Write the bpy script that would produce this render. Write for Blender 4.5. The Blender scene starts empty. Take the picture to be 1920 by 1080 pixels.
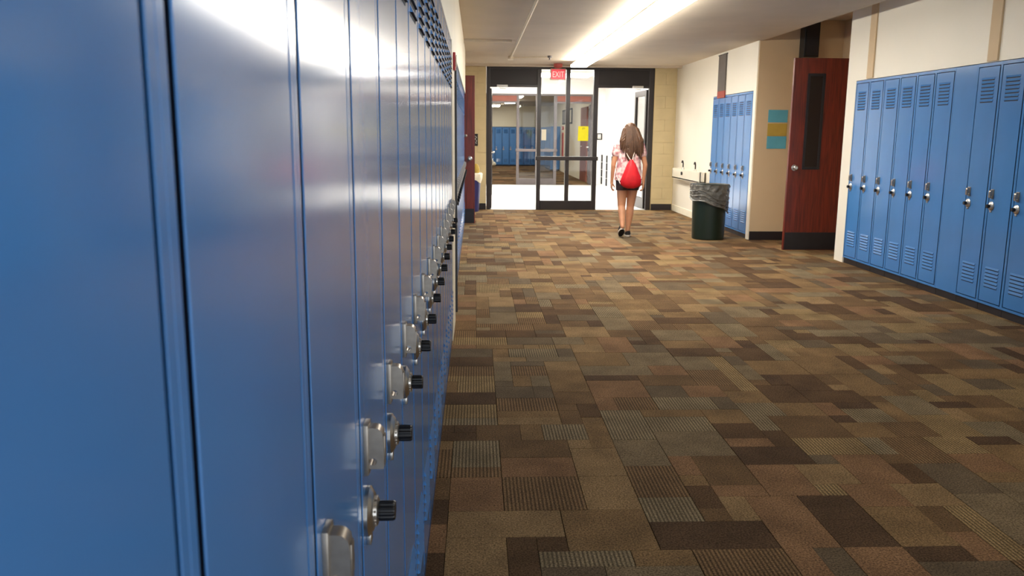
import bpy, bmesh, math, random
from mathutils import Vector, Matrix

random.seed(7)
SC = bpy.context.scene
COL = SC.collection
PI = math.pi
R = math.radians

# ------------------------------------------------------------------ camera
F_PX, PITCH, YAW, ROLL, CAM_H = 1569.65, 10.401, 2.489, 0.437, 1.325
_p, _y, _r = R(PITCH), R(YAW), R(ROLL)
fwd = Vector((math.sin(_y)*math.cos(_p), math.cos(_y)*math.cos(_p), -math.sin(_p)))
rt0 = Vector((math.cos(_y), -math.sin(_y), 0))
up0 = rt0.cross(fwd)
rt = rt0*math.cos(_r) + up0*math.sin(_r)
up = -rt0*math.sin(_r) + up0*math.cos(_r)
cam_d = bpy.data.cameras.new('camera')
cam_d.sensor_width = 36.0
cam_d.lens = 36.0*F_PX/1920
cam_d.clip_start = 0.02
cam_d.dof.use_dof = True
cam_d.dof.focus_distance = 3.2
cam_d.dof.aperture_fstop = 11.0
cam = bpy.data.objects.new('camera', cam_d)
COL.objects.link(cam)
cam.matrix_world = Matrix(((rt.x, up.x, -fwd.x, 0), (rt.y, up.y, -fwd.y, 0), (rt.z, up.z, -fwd.z, CAM_H), (0, 0, 0, 1)))
SC.camera = cam
C0 = Vector((0, 0, CAM_H))


def project(p):
    d = Vector(p) - C0
    z = d.dot(fwd)
    if z < 0.05:
        return None
    return 960 + F_PX*d.dot(rt)/z, 540 - F_PX*d.dot(up)/z


# ------------------------------------------------------------------ world, exposure
W = bpy.data.worlds.new('world')
SC.world = W
W.use_nodes = True
W.node_tree.nodes['Background'].inputs[0].default_value = (0.85, 0.92, 1.0, 1)
W.node_tree.nodes['Background'].inputs[1].default_value = 2.4
SC.view_settings.view_transform = 'Standard'
SC.view_settings.look = 'None'
SC.view_settings.gamma = 1.0
SC.view_settings.use_curve_mapping = False
SC.view_settings.exposure = 0.0
LAMP_HALL, LAMP_DIM, LAMP_VEST, LAMP_FAR = 39.0, 4.0, 22.0, 32.0
SC.cycles.max_bounces = 8
SC.cycles.sample_clamp_indirect = 6.0
SC.cycles.caustics_reflective = False
SC.cycles.caustics_refractive = False


# ------------------------------------------------------------------ materials
def srgb(r, g, b):
    def f(c):
        c /= 255.0
        return c/12.92 if c <= 0.04045 else ((c+0.055)/1.055)**2.4
    return (f(r), f(g), f(b), 1)


def mat(name, col, rough=0.5, metal=0.0, spec=0.5, emit=0.0, noise=None, bump=None, coat=0.0, ecol=None, rvar=None):
    m = bpy.data.materials.new(name)
    m.use_nodes = True
    nt = m.node_tree
    b = nt.nodes['Principled BSDF']
    b.inputs['Base Color'].default_value = col
    b.inputs['Roughness'].default_value = rough
    b.inputs['Metallic'].default_value = metal
    b.inputs['Specular IOR Level'].default_value = spec
    b.inputs['Coat Weight'].default_value = coat
    if emit:
        b.inputs['Emission Color'].default_value = ecol or col
        b.inputs['Emission Strength'].default_value = emit
    if noise or bump:
        tc = nt.nodes.new('ShaderNodeTexCoord')
    if noise:
        scale, amt = noise
        n = nt.nodes.new('ShaderNodeTexNoise')
        n.inputs['Scale'].default_value = scale
        n.inputs['Detail'].default_value = 4
        nt.links.new(tc.outputs['Object'], n.inputs['Vector'])
        mp = nt.nodes.new('ShaderNodeMapRange')
        mp.inputs['From Min'].default_value = 0.3
        mp.inputs['From Max'].default_value = 0.7
        mp.inputs['To Min'].default_value = 1-amt
        mp.inputs['To Max'].default_value = 1+amt
        nt.links.new(n.outputs['Fac'], mp.inputs['Value'])
        mx = nt.nodes.new('ShaderNodeVectorMath')
        mx.operation = 'SCALE'
        mx.inputs[0].default_value = col[:3]
        nt.links.new(mp.outputs[0], mx.inputs['Scale'])
        nt.links.new(mx.outputs[0], b.inputs['Base Color'])
    if bump:
        scale, strength, dist = bump
        n2 = nt.nodes.new('ShaderNodeTexNoise')
        n2.inputs['Scale'].default_value = scale
        n2.inputs['Detail'].default_value = 2
        nt.links.new(tc.outputs['Object'], n2.inputs['Vector'])
        bp = nt.nodes.new('ShaderNodeBump')
        bp.inputs['Strength'].default_value = strength
        bp.inputs['Distance'].default_value = dist
        nt.links.new(n2.outputs['Fac'], bp.inputs['Height'])
        nt.links.new(bp.outputs[0], b.inputs['Normal'])
    return m


def wood_mat(name, c1, c2, rough=0.35):
    m = mat(name, c1, rough)
    nt = m.node_tree
    b = nt.nodes['Principled BSDF']
    tc = nt.nodes.new('ShaderNodeTexCoord')
    mp = nt.nodes.new('ShaderNodeMapping')
    mp.inputs['Scale'].default_value = (14, 14, 0.9)
    n = nt.nodes.new('ShaderNodeTexNoise')
    n.inputs['Scale'].default_value = 3
    n.inputs['Detail'].default_value = 6
    n.inputs['Distortion'].default_value = 0.8
    rp = nt.nodes.new('ShaderNodeValToRGB')
    rp.color_ramp.elements[0].position = 0.35
    rp.color_ramp.elements[0].color = c1
    rp.color_ramp.elements[1].position = 0.7
    rp.color_ramp.elements[1].color = c2
    nt.links.new(tc.outputs['Object'], mp.inputs['Vector'])
    nt.links.new(mp.outputs[0], n.inputs['Vector'])
    nt.links.new(n.outputs['Fac'], rp.inputs['Fac'])
    nt.links.new(rp.outputs[0], b.inputs['Base Color'])
    return m


def carpet_mat(name, col, ribbed):
    m = mat(name, col, 0.95, spec=0.1)
    nt = m.node_tree
    b = nt.nodes['Principled BSDF']
    g = nt.nodes.new('ShaderNodeNewGeometry')
    n = nt.nodes.new('ShaderNodeTexNoise')
    n.inputs['Scale'].default_value = 160
    n.inputs['Detail'].default_value = 2
    nt.links.new(g.outputs['Position'], n.inputs['Vector'])
    n2 = nt.nodes.new('ShaderNodeTexNoise')
    n2.inputs['Scale'].default_value = 5
    nt.links.new(g.outputs['Position'], n2.inputs['Vector'])
    mp = nt.nodes.new('ShaderNodeMapRange')
    mp.inputs['From Min'].default_value = 0.25
    mp.inputs['From Max'].default_value = 0.75
    mp.inputs['To Min'].default_value = 0.30
    mp.inputs['To Max'].default_value = 1.70
    nt.links.new(n.outputs['Fac'], mp.inputs['Value'])
    mp2 = nt.nodes.new('ShaderNodeMapRange')
    mp2.inputs['From Min'].default_value = 0.3
    mp2.inputs['From Max'].default_value = 0.7
    mp2.inputs['To Min'].default_value = 0.8
    mp2.inputs['To Max'].default_value = 1.2
    nt.links.new(n2.outputs['Fac'], mp2.inputs['Value'])
    mul = nt.nodes.new('ShaderNodeMath')
    mul.operation = 'MULTIPLY'
    nt.links.new(mp.outputs[0], mul.inputs[0])
    nt.links.new(mp2.outputs[0], mul.inputs[1])
    last = mul
    if ribbed:
        wv = nt.nodes.new('ShaderNodeTexWave')
        wv.wave_type = 'BANDS'
        wv.bands_direction = 'X'
        wv.inputs['Scale'].default_value = 22
        wv.inputs['Distortion'].default_value = 0.6
        wv.inputs['Detail'].default_value = 1
        wv.inputs['Detail Scale'].default_value = 40
        nt.links.new(g.outputs['Position'], wv.inputs['Vector'])
        m3 = nt.nodes.new('ShaderNodeMapRange')
        m3.inputs['To Min'].default_value = 0.55
        m3.inputs['To Max'].default_value = 1.5
        nt.links.new(wv.outputs['Fac'], m3.inputs['Value'])
        ml = nt.nodes.new('ShaderNodeMath')
        ml.operation = 'MULTIPLY'
        nt.links.new(last.outputs[0], ml.inputs[0])
        nt.links.new(m3.outputs[0], ml.inputs[1])
        last = ml
    sc_ = nt.nodes.new('ShaderNodeVectorMath')
    sc_.operation = 'SCALE'
    sc_.inputs[0].default_value = col[:3]
    nt.links.new(last.outputs[0], sc_.inputs['Scale'])
    nt.links.new(sc_.outputs[0], b.inputs['Base Color'])
    bp = nt.nodes.new('ShaderNodeBump')
    bp.inputs['Strength'].default_value = 0.5
    bp.inputs['Distance'].default_value = 0.001
    nt.links.new(last.outputs[0], bp.inputs['Height'])
    nt.links.new(bp.outputs[0], b.inputs['Normal'])
    return m


def glass_mat(name, tint, refl=1.0):
    m = bpy.data.materials.new(name)
    m.use_nodes = True
    nt = m.node_tree
    nt.nodes.remove(nt.nodes['Principled BSDF'])
    out = nt.nodes['Material Output']
    tr = nt.nodes.new('ShaderNodeBsdfTransparent')
    tr.inputs[0].default_value = tint
    gl = nt.nodes.new('ShaderNodeBsdfGlossy')
    gl.inputs['Roughness'].default_value = 0.02
    fr = nt.nodes.new('ShaderNodeFresnel')
    fr.inputs['IOR'].default_value = 1.45
    ml = nt.nodes.new('ShaderNodeMath')
    ml.operation = 'MULTIPLY'
    ml.inputs[1].default_value = refl
    nt.links.new(fr.outputs[0], ml.inputs[0])
    mx = nt.nodes.new('ShaderNodeMixShader')
    nt.links.new(ml.outputs[0], mx.inputs[0])
    nt.links.new(tr.outputs[0], mx.inputs[1])
    nt.links.new(gl.outputs[0], mx.inputs[2])
    nt.links.new(mx.outputs[0], out.inputs[0])
    return m


M = dict(
    locker=mat('locker_blue', srgb(72, 130, 194), 0.15, spec=0.5, coat=0.0, noise=(3, 0.06), bump=(260, 0.05, 0.0006)),
    locker_in=mat('locker_dark', srgb(22, 32, 52), 0.7),  # dark tone painted in for the shade inside lockers and under louvers
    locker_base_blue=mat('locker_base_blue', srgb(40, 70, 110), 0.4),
    rubber=mat('black_vinyl', srgb(34, 28, 30), 0.5, noise=(6, 0.15)),
    chrome=mat('satin_chrome', srgb(205, 200, 192), 0.28, metal=1.0, noise=(30, 0.08)),
    nickel=mat('worn_nickel', srgb(160, 151, 140), 0.33, metal=0.8, noise=(60, 0.12)),
    black=mat('black_plastic', srgb(16, 16, 18), 0.35),
    cream=mat('cream_paint', srgb(238, 229, 205), 0.5, noise=(1.5, 0.03)),
    white_wall=mat('white_paint', srgb(243, 236, 220), 0.45, noise=(1.5, 0.02)),
    tan=mat('tan_paint', srgb(214, 188, 150), 0.6, noise=(2, 0.05)),
    block=mat('block_paint', srgb(212, 194, 150), 0.55, noise=(5, 0.05), bump=(90, 0.2, 0.002)),
    mortar=mat('block_joint', srgb(206, 188, 144), 0.8, noise=(20, 0.1)),
    ceiling=mat('ceiling_paint', srgb(200, 186, 166), 0.75, noise=(2, 0.05)),
    pipe=mat('painted_conduit', srgb(222, 208, 182), 0.45, noise=(12, 0.05)),
    bronze=mat('dark_bronze', srgb(38, 30, 27), 0.35, spec=0.5, noise=(4, 0.12)),
    dark_panel=mat('dark_panel', srgb(30, 22, 20), 0.45, noise=(3, 0.15)),
    greyframe=mat('grey_frame', srgb(84, 76, 74), 0.4, noise=(4, 0.08)),
    brickred=mat('brick_red_panel', srgb(122, 64, 46), 0.55, noise=(6, 0.08)),
    alu=mat('light_aluminium', srgb(205, 203, 198), 0.35, metal=0.6, noise=(20, 0.05)),
    glass=glass_mat('clear_glass', (0.96, 0.97, 0.97, 1), 0.6),
    glass_grey=glass_mat('hazy_glass', (0.85, 0.86, 0.87, 1), 0.8),
    door=wood_mat('brown_door', srgb(84, 26, 14), srgb(122, 40, 22)),
    doorlite=mat('dark_lite', srgb(28, 16, 14), 0.15, noise=(3, 0.1)),
    kick=mat('dark_kick_plate', srgb(36, 34, 38), 0.35, metal=0.2, noise=(8, 0.15)),
    tile=mat('white_tile', srgb(240, 238, 234), 0.35, noise=(3, 0.03)),
    joint=mat('tile_joint', srgb(205, 200, 192), 0.7),
    subfloor=mat('carpet_backing', srgb(52, 40, 30), 0.95, noise=(20, 0.2)),
    lamp=mat('fluorescent_diffuser', (1, 0.97, 0.9, 1), 0.4, emit=LAMP_HALL, ecol=(1.0, 0.955, 0.86, 1)),
    lamp_dim=mat('dim_diffuser', (1, 0.97, 0.9, 1), 0.4, emit=LAMP_DIM, ecol=(1.0, 0.955, 0.86, 1)),
    lamp_v=mat('vestibule_diffuser', (1, 1, 1, 1), 0.4, emit=LAMP_VEST, ecol=(1.0, 0.98, 0.96, 1)),
    lamp_f=mat('far_diffuser', (1, 1, 1, 1), 0.4, emit=LAMP_FAR, ecol=(1.0, 0.96, 0.86, 1)),
    fixture=mat('white_fixture', srgb(240, 238, 232), 0.4),
    exit_red=mat('exit_red', srgb(214, 52, 66), 0.4, emit=0.55, ecol=srgb(226, 50, 70)),
    exit_text=mat('exit_letter', srgb(250, 190, 180), 0.4, emit=0.9, ecol=srgb(255, 170, 165)),
    exit_rim=mat('exit_rim', srgb(206, 170, 150), 0.4),
    canopy=mat('exit_canopy', srgb(196, 92, 84), 0.45),
    yellow=mat('yellow_paper', srgb(250, 240, 20), 0.6, noise=(10, 0.03)),
    paper=mat('white_paper', srgb(245, 238, 215), 0.6, noise=(10, 0.03)),
    ink=mat('ink', srgb(60, 60, 30), 0.6),
    ink_white=mat('white_marks', srgb(225, 225, 220), 0.6),
    teal=mat('teal_paper', srgb(96, 172, 190), 0.6, noise=(10, 0.05)),
    olive=mat('mustard_paper', srgb(190, 160, 70), 0.6, noise=(10, 0.05)),
    bin_green=mat('dark_green_plastic', srgb(14, 32, 22), 0.42, noise=(8, 0.15)),
    blue_bin=mat('blue_plastic', srgb(44, 48, 104), 0.4, noise=(8, 0.1)),
    porcelain=mat('cream_enamel', srgb(236, 228, 208), 0.3, noise=(4, 0.03)),
    banner=mat('grey_banner', srgb(92, 84, 78), 0.6, noise=(8, 0.1)),
    banner_red=mat('banner_red', srgb(150, 60, 46), 0.6, noise=(8, 0.1)),
    alarm=mat('red_plastic', srgb(190, 40, 44), 0.35),
    charcoal=mat('charcoal_panel', srgb(58, 60, 66), 0.4, noise=(5, 0.1)),
    skin=mat('skin', srgb(206, 148, 112), 0.5, spec=0.35, noise=(14, 0.06)),
    hair=mat('hair', srgb(84, 56, 36), 0.5, spec=0.4, noise=(40, 0.25)),
    shorts=mat('dark_denim', srgb(62, 48, 46), 0.8, noise=(60, 0.2)),
    shoe=mat('black_canvas', srgb(26, 22, 22), 0.7, noise=(50, 0.15)),
    sole=mat('white_rubber', srgb(215, 205, 190), 0.6),
    redbag=mat('red_nylon', srgb(208, 14, 30), 0.6, noise=(14, 0.1), bump=(24, 0.3, 0.01)),
    cord=mat('pale_cord', srgb(232, 216, 204), 0.6),
    eye=mat('eye_white', srgb(235, 232, 228), 0.25),
    floor_white=mat('white_cabinet', srgb(238, 234, 228), 0.4, noise=(3, 0.02)),
    slot=mat('dark_slot', srgb(24, 22, 24), 0.6),
)

# translucent bag film
m = mat('grey_plastic_film', srgb(112, 110, 104), 0.22, spec=0.6, noise=(18, 0.25), bump=(30, 0.7, 0.02))
M['film'] = m
m.node_tree.nodes['Principled BSDF'].inputs['Alpha'].default_value = 0.82
# blouse: pale pink with mottled print
m = mat('pink_print', srgb(236, 190, 190), 0.8)
nt = m.node_tree
tc = nt.nodes.new('ShaderNodeTexCoord')
vn = nt.nodes.new('ShaderNodeTexNoise')
vn.inputs['Scale'].default_value = 22
vn.inputs['Detail'].default_value = 3
rp = nt.nodes.new('ShaderNodeValToRGB')
rp.color_ramp.elements[0].position = 0.40
rp.color_ramp.elements[0].color = srgb(196, 128, 132)
rp.color_ramp.elements[1].position = 0.58
rp.color_ramp.elements[1].color = srgb(246, 216, 210)
nt.links.new(tc.outputs['Object'], vn.inputs['Vector'])
nt.links.new(vn.outputs['Fac'], rp.inputs['Fac'])
nt.links.new(rp.outputs[0], nt.nodes['Principled BSDF'].inputs['Base Color'])
M['blouse'] = m

CARPET = []
for i, (c, rb) in enumerate([((104, 80, 54), 0), ((124, 98, 66), 0), ((144, 116, 78), 0), ((158, 130, 90), 0), ((138, 120, 90), 0),
                             ((116, 100, 76), 0), ((148, 114, 80), 0), ((96, 74, 52), 0), ((150, 126, 86), 1), ((138, 122, 92), 1), ((126, 100, 68), 1)]):
    CARPET.append(carpet_mat('carpet_%s' % 'abcdefghijk'[i], srgb(c[0]*0.85, c[1]*0.835, c[2]*0.84), rb))


# ------------------------------------------------------------------ mesh helpers
class MB:
    def __init__(self):
        self.v, self.f, self.mi = [], [], []

    def poly(self, pts, faces, mi=0):
        b = len(self.v)
        self.v += [tuple(p) for p in pts]
        for f in faces:
            self.f.append([b+i for i in f])
            self.mi.append(mi)
        return self

    def box(self, x0, x1, y0, y1, z0, z1, mi=0, bev=0.0):
        if bev <= 0:
            p = [(x, y, z) for z in (z0, z1) for y in (y0, y1) for x in (x0, x1)]
            return self.poly(p, [(0, 2, 3, 1), (4, 5, 7, 6), (0, 1, 5, 4), (2, 6, 7, 3), (0, 4, 6, 2), (1, 3, 7, 5)], mi)
        bm = bmesh.new()
        bmesh.ops.create_cube(bm, size=1)
        for v in bm.verts:
            v.co = Vector(((x0+x1)/2+v.co.x*(x1-x0), (y0+y1)/2+v.co.y*(y1-y0), (z0+z1)/2+v.co.z*(z1-z0)))
        bmesh.ops.bevel(bm, geom=bm.edges[:], offset=bev, segments=2, affect='EDGES', profile=0.6)
        bm.verts.index_update()
        self.poly([v.co[:] for v in bm.verts], [[v.index for v in f.verts] for f in bm.faces], mi)
        bm.free()
        return self

    def lathe(self, c, axis, prof, n=24, mi=0):
        """prof: list of (radius, height along axis); axis 'x','-y','z'..."""
        a = {'x': Vector((1, 0, 0)), 'y': Vector((0, 1, 0)), 'z': Vector((0, 0, 1)), '-y': Vector((0, -1, 0)), '-z': Vector((0, 0, -1))}[axis]
        u = a.orthogonal().normalized()
        w = a.cross(u)
        pts, faces = [], []
        for (r, h) in prof:
            for i in range(n):
                t = 2*PI*i/n
                pts.append(Vector(c)+a*h+(u*math.cos(t)+w*math.sin(t))*r)
        for k in range(len(prof)-1):
            for i in range(n):
                j = (i+1) % n
                faces.append((k*n+i, k*n+j, (k+1)*n+j, (k+1)*n+i))
        faces.append(list(range(n))[::-1])
        faces.append([(len(prof)-1)*n+i for i in range(n)])
        return self.poly(pts, faces, mi)

    def tube(self, pts, r, n=8, mi=0, rads=None):
        pts = [Vector(p) for p in pts]
        P, F = [], []
        prev = None
        for i, p in enumerate(pts):
            d = (pts[min(i+1, len(pts)-1)]-pts[max(i-1, 0)]).normalized()
            if prev is None:
                u = d.orthogonal().normalized()
            else:
                u = (prev-d*prev.dot(d)).normalized()
            prev = u
            w = d.cross(u)
            rr = rads[i] if rads else r
            for k in range(n):
                t = 2*PI*k/n
                P.append(p+(u*math.cos(t)+w*math.sin(t))*rr)
        for i in range(len(pts)-1):
            for k in range(n):
                j = (k+1) % n
                F.append((i*n+k, i*n+j, (i+1)*n+j, (i+1)*n+k))
        F.append(list(range(n))[::-1])
        F.append([(len(pts)-1)*n+k for k in range(n)])
        return self.poly(P, F, mi)

    def sphere(self, c, r, n=12, mi=0):
        rx, ry, rz = r if hasattr(r, '__len__') else (r, r, r)
        P, F = [], []
        m_ = n//2
        for i in range(m_+1):
            ph = PI*i/m_
            for k in range(n):
                t = 2*PI*k/n
                P.append((c[0]+rx*math.sin(ph)*math.cos(t), c[1]+ry*math.sin(ph)*math.sin(t), c[2]+rz*math.cos(ph)))
        for i in range(m_):
            for k in range(n):
                j = (k+1) % n
                F.append((i*n+k, (i+1)*n+k, (i+1)*n+j, i*n+j))
        return self.poly(P, F, mi)

    def mesh(self, name, mats, smooth=False):
        me = bpy.data.meshes.new(name)
        me.from_pydata(self.v, [], self.f)
        for mm in (mats if isinstance(mats, (list, tuple)) else [mats]):
            me.materials.append(mm)
        for p, i in zip(me.polygons, self.mi):
            p.material_index = i
        bm = bmesh.new()
        bm.from_mesh(me)
        bmesh.ops.recalc_face_normals(bm, faces=bm.faces)
        if smooth:
            bmesh.ops.remove_doubles(bm, verts=bm.verts, dist=1e-6)
        bm.to_mesh(me)
        bm.free()
        if smooth:
            me.polygons.foreach_set('use_smooth', [True]*len(me.polygons))
            try:
                me.set_sharp_from_angle(angle=R(38))
            except Exception:
                pass
        return me

    def obj(self, name, mats, parent=None, smooth=False, loc=None):
        o = bpy.data.objects.new(name, self.mesh(name, mats, smooth))
        COL.objects.link(o)
        if parent:
            o.parent = parent
        if loc:
            o.location = loc
        return o


def empty(name, loc=(0, 0, 0), rz=0.0):
    o = bpy.data.objects.new(name, None)
    o.empty_display_size = 0.1
    COL.objects.link(o)
    o.location = loc
    o.rotation_euler = (0, 0, rz)
    return o


def tag(o, label, cat, group=None, kind=None):
    o['label'] = label
    o['category'] = cat
    if group:
        o['group'] = group
    if kind:
        o['kind'] = kind
    return o


def place(me, name, parent, loc=(0, 0, 0)):
    o = bpy.data.objects.new(name, me)
    COL.objects.link(o)
    if parent:
        o.parent = parent
    o.location = loc
    return o


def copy_tree(o, parent=None):
    c = o.copy()
    COL.objects.link(c)
    if parent:
        c.parent = parent
    for ch in list(o.children):
        copy_tree(ch, c)
    return c


def structure(o, label, cat):
    return tag(o, label, cat, kind='structure')


CEIL = 2.5
END = 15.0
XL = -0.152       # front plane of the near left lockers
XR = 3.926        # front plane of the near right lockers
XW = 3.53         # far right white wall
P = 0.305         # locker width

# ------------------------------------------------------------------ floor: carpet patches
floor = MB().box(-1.4, 5.0, -1.5, END+0.02, -0.12, -0.008).obj('floor', M['subfloor'])
structure(floor, 'brown patchwork carpet floor running down the school corridor', 'floor')


def patches(x0, x1, y0, y1, cell, seed, sizes):
    rnd = random.Random(seed)
    nx, ny = int(round((x1-x0)/cell)), int(round((y1-y0)/cell))
    used = [[False]*nx for _ in range(ny)]
    out = []
    for j in range(ny):
        for i in range(nx):
            if used[j][i]:
                continue
            w, h = rnd.choice(sizes)
            ww = 0
            while ww < w and i+ww < nx and not used[j][i+ww]:
                ww += 1
            hh = 1
            while hh < h and j+hh < ny and not any(used[j+hh][i:i+ww]):
                hh += 1
            for b in range(hh):
                for a in range(ww):
                    used[j+b][i+a] = True
            out.append((x0+i*cell, x0+(i+ww)*cell, y0+j*cell, y0+(j+hh)*cell, rnd.choices(range(11), [12, 13, 12, 9, 8, 9, 9, 8, 8, 7, 7])[0], rnd.uniform(-0.0008, 0.0008)))
    return out


SIZES = [(1, 2), (2, 2), (2, 1), (3, 2), (2, 3), (3, 1), (2, 2), (3, 3), (4, 2), (1, 1), (2, 4), (3, 2)]
PT = patches(-0.4, 4.6, -0.3, 15.0, 0.1, 5, SIZES)


def area(p):
    q = [project((p[a], p[b], 0)) for a, b in ((0, 2), (1, 2), (1, 3), (0, 3))]
    if any(k is None for k in q):
        return 0
    q = [(min(max(x, 0), 1920), min(max(y, 0), 1080)) for x, y in q]
    s = 0
    for i in range(4):
        s += q[i][0]*q[(i+1) % 4][1]-q[(i+1) % 4][0]*q[i][1]
    vis = p[1] > XL+0.03 and p[0] < 3.93
    return abs(s)/2 if vis else 0


PT.sort(key=lambda p: -area(p))
unit = {}
for k in range(11):
    mb = MB()
    mb.poly([(0, 0, 0), (1, 0, 0), (1, 1, 0), (0, 1, 0), (0.004, 0.004, 1), (0.996, 0.004, 1), (0.996, 0.996, 1), (0.004, 0.996, 1)],
            [(0, 1, 5, 4), (1, 2, 6, 5), (2, 3, 7, 6), (3, 0, 4, 7), (4, 5, 6, 7)])
    unit[k] = mb.mesh('carpet_patch', CARPET[k])
for p in PT[:298]:
    o = place(unit[p[4]], 'carpet_patch', floor, (p[0]+0.0003, p[2]+0.0003, -0.008))
    o.scale = (p[1]-p[0]-0.0006, p[3]-p[2]-0.0006, 0.008+p[5])
mb = MB()
for p in PT[298:]:
    x0, x1, y0, y1, z = p[0]+.0003, p[1]-.0003, p[2]+.0003, p[3]-.0003, p[5]
    e = 0.001
    mb.poly([(x0, y0, -.008), (x1, y0, -.008), (x1, y1, -.008), (x0, y1, -.008), (x0+e, y0+e, z), (x1-e, y0+e, z), (x1-e, y1-e, z), (x0+e, y1-e, z)],
            [(0, 1, 5, 4), (1, 2, 6, 5), (2, 3, 7, 6), (3, 0, 4, 7), (4, 5, 6, 7)], p[4])
o = mb.obj('small_carpet_patches', CARPET, floor)
o['kind'] = 'stuff'

# ------------------------------------------------------------------ ceiling
mb = MB()
mb.box(-1.4, 3.58, -1.5, END+0.1, CEIL, CEIL+0.25)
mb.box(3.58, 5.0, 10.78, END+0.1, CEIL, CEIL+0.25)
c = mb.obj('ceiling', M['ceiling'])
structure(c, 'low beige painted corridor ceiling with shallow cross beams', 'ceiling')
MB().box(3.58, 5.0, -1.5, 10.78, CEIL+0.25, CEIL+0.40).obj('raised_ceiling', M['ceiling'], c)
for yb in (10.95, 14.62):
    o = MB().box(-0.98, 0.45 if yb < 12 else 3.52, yb, yb+0.16, CEIL-0.035, CEIL+0.01, bev=0.004).obj('trim_%d' % (5 if yb < 12 else 6), M['ceiling'])
    structure(o, ['shallow ceiling beam above the left brown door', 'shallow ceiling beam just before the glass entrance'][yb > 12], 'beam')

# ------------------------------------------------------------------ walls
# left wall: solid core behind the lockers, bulkhead above, pier between the two rows
mb = MB()
mb.box(-1.4, XL-0.39, -1.5, 12.36, 0, CEIL)
wl = mb.obj('wall_left', M['cream'])
structure(wl, 'cream painted left wall above and between the blue lockers', 'wall')
o = MB().box(XL-0.358, XL-0.004, -1.5, 12.36, 1.895, CEIL).obj('trim_3', M['cream'])
structure(o, 'cream bulkhead above the left locker rows', 'wall')
o = MB().box(XL-0.358, XL+0.003, 5.303, 5.9, 0, 1.893).obj('trim_4', M['cream'])
structure(o, 'cream pier between the two left locker rows', 'wall')
o = MB().box(-1.4, -0.98, 12.36, END, 0, CEIL).obj('wall_left_alcove', M['cream'])
structure(o, 'cream wall of the recess behind the left brown door', 'wall')

# end wall: painted block courses each side of the entrance
def block_wall(parent, x0, x1, yf, z0, z1):
    rnd = random.Random(3)
    k = 0
    z = z0
    while z < z1-0.01:
        zt = min(z+0.2, z1)
        x = x0 - (0.2 if k % 2 else 0)
        while x < x1-0.01:
            a, b = max(x, x0), min(x+0.4, x1)
            if b-a > 0.02:
                pr = rnd.uniform(0, 0.0015)
                MB().box(a+.0015, b-.0015, yf-0.006-pr, yf+0.05, z+.0015, zt-.0015, bev=0.0015).obj('block', M['block'], parent)
            x += 0.4
        z = zt
        k += 1


mb = MB().box(-1.4, 0.175, END, END+0.15, 0, CEIL)
mb.box(3.135, 5.0, END, END+0.15, 0, CEIL)
we = mb.obj('wall_back', M['mortar'])
structure(we, 'tan painted block end wall either side of the glass entrance', 'wall')
block_wall(we, -0.98, 0.175, END, 0, CEIL)
block_wall(we, 3.135, XW, END, 0, CEIL)
b1 = MB().box(-0.97, 0.17, END-0.024, END-0.008, 0, 0.11, bev=0.003).obj('baseboard_left', M['rubber'])
structure(b1, 'black vinyl baseboard left of the glass entrance', 'baseboard')
b2 = MB().box(3.14, XW-0.02, END-0.024, END-0.008, 0, 0.11, bev=0.003).obj('baseboard_back', M['rubber'])
structure(b2, 'black vinyl baseboard right of the glass entrance', 'baseboard')

# right wall, far part (white) with a recess for six lockers, near part with a recess for the long row
YA, YB = 10.80, 12.63   # recess
wr = MB().box(XW+0.37, 5.0, 10.70, END, 0, CEIL).obj('wall_right', M['white_wall'])
structure(wr, 'bright cream right wall with lockers, sink and alcove', 'wall')
MB().box(XW, XW+0.37, 10.70, YA-0.002, 0, CEIL).obj('pier', M['white_wall'], wr)
MB().box(XW, XW+0.37, YA-0.002, YB+0.002, 1.897, CEIL).obj('bulkhead', M['white_wall'], wr)
MB().box(XW, XW+0.37, YB+0.002, END, 0, CEIL).obj('smooth_wall', M['white_wall'], wr)
MB().box(XW+0.012, 5.0, 10.688, 10.70, 0, 2.75).obj('tan_return', M['tan'], wr)
MB().box(4.6, 5.0, 8.95, 10.688, 0, 2.75).obj('alcove_back', M['tan'], wr)
MB().box(XR, 5.0, 8.735, 8.95, 0, 2.75).obj('pier', M['white_wall'], wr)
MB().box(XR, 5.0, -1.5, 8.735, 1.895, 2.75).obj('bulkhead', M['white_wall'], wr)
MB().box(XR+0.37, 5.0, -1.5, 8.735, 0, 1.895).obj('wall_core', M['white_wall'], wr)
for yy in (8.36, 6.34):
    MB().box(XR-0.014, XR+0.001, yy, yy+0.13, 1.90, 2.74, bev=0.003).obj('batten', M['tan'], wr)
b3 = MB().box(XW-0.014, XW-0.001, YB+0.03, END-0.03, 0, 0.11, bev=0.003).obj('baseboard_right', M['paper'])
structure(b3, 'pale baseboard under the wall sink on the right', 'baseboard')
b4 = MB().box(XW+0.01, 4.55, 10.665, 10.687, 0, 0.11, bev=0.003).obj('baseboard_alcove', M['rubber'])
structure(b4, 'dark baseboard along the tan alcove wall', 'baseboard')

# ------------------------------------------------------------------ lockers
LH = 1.89


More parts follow.
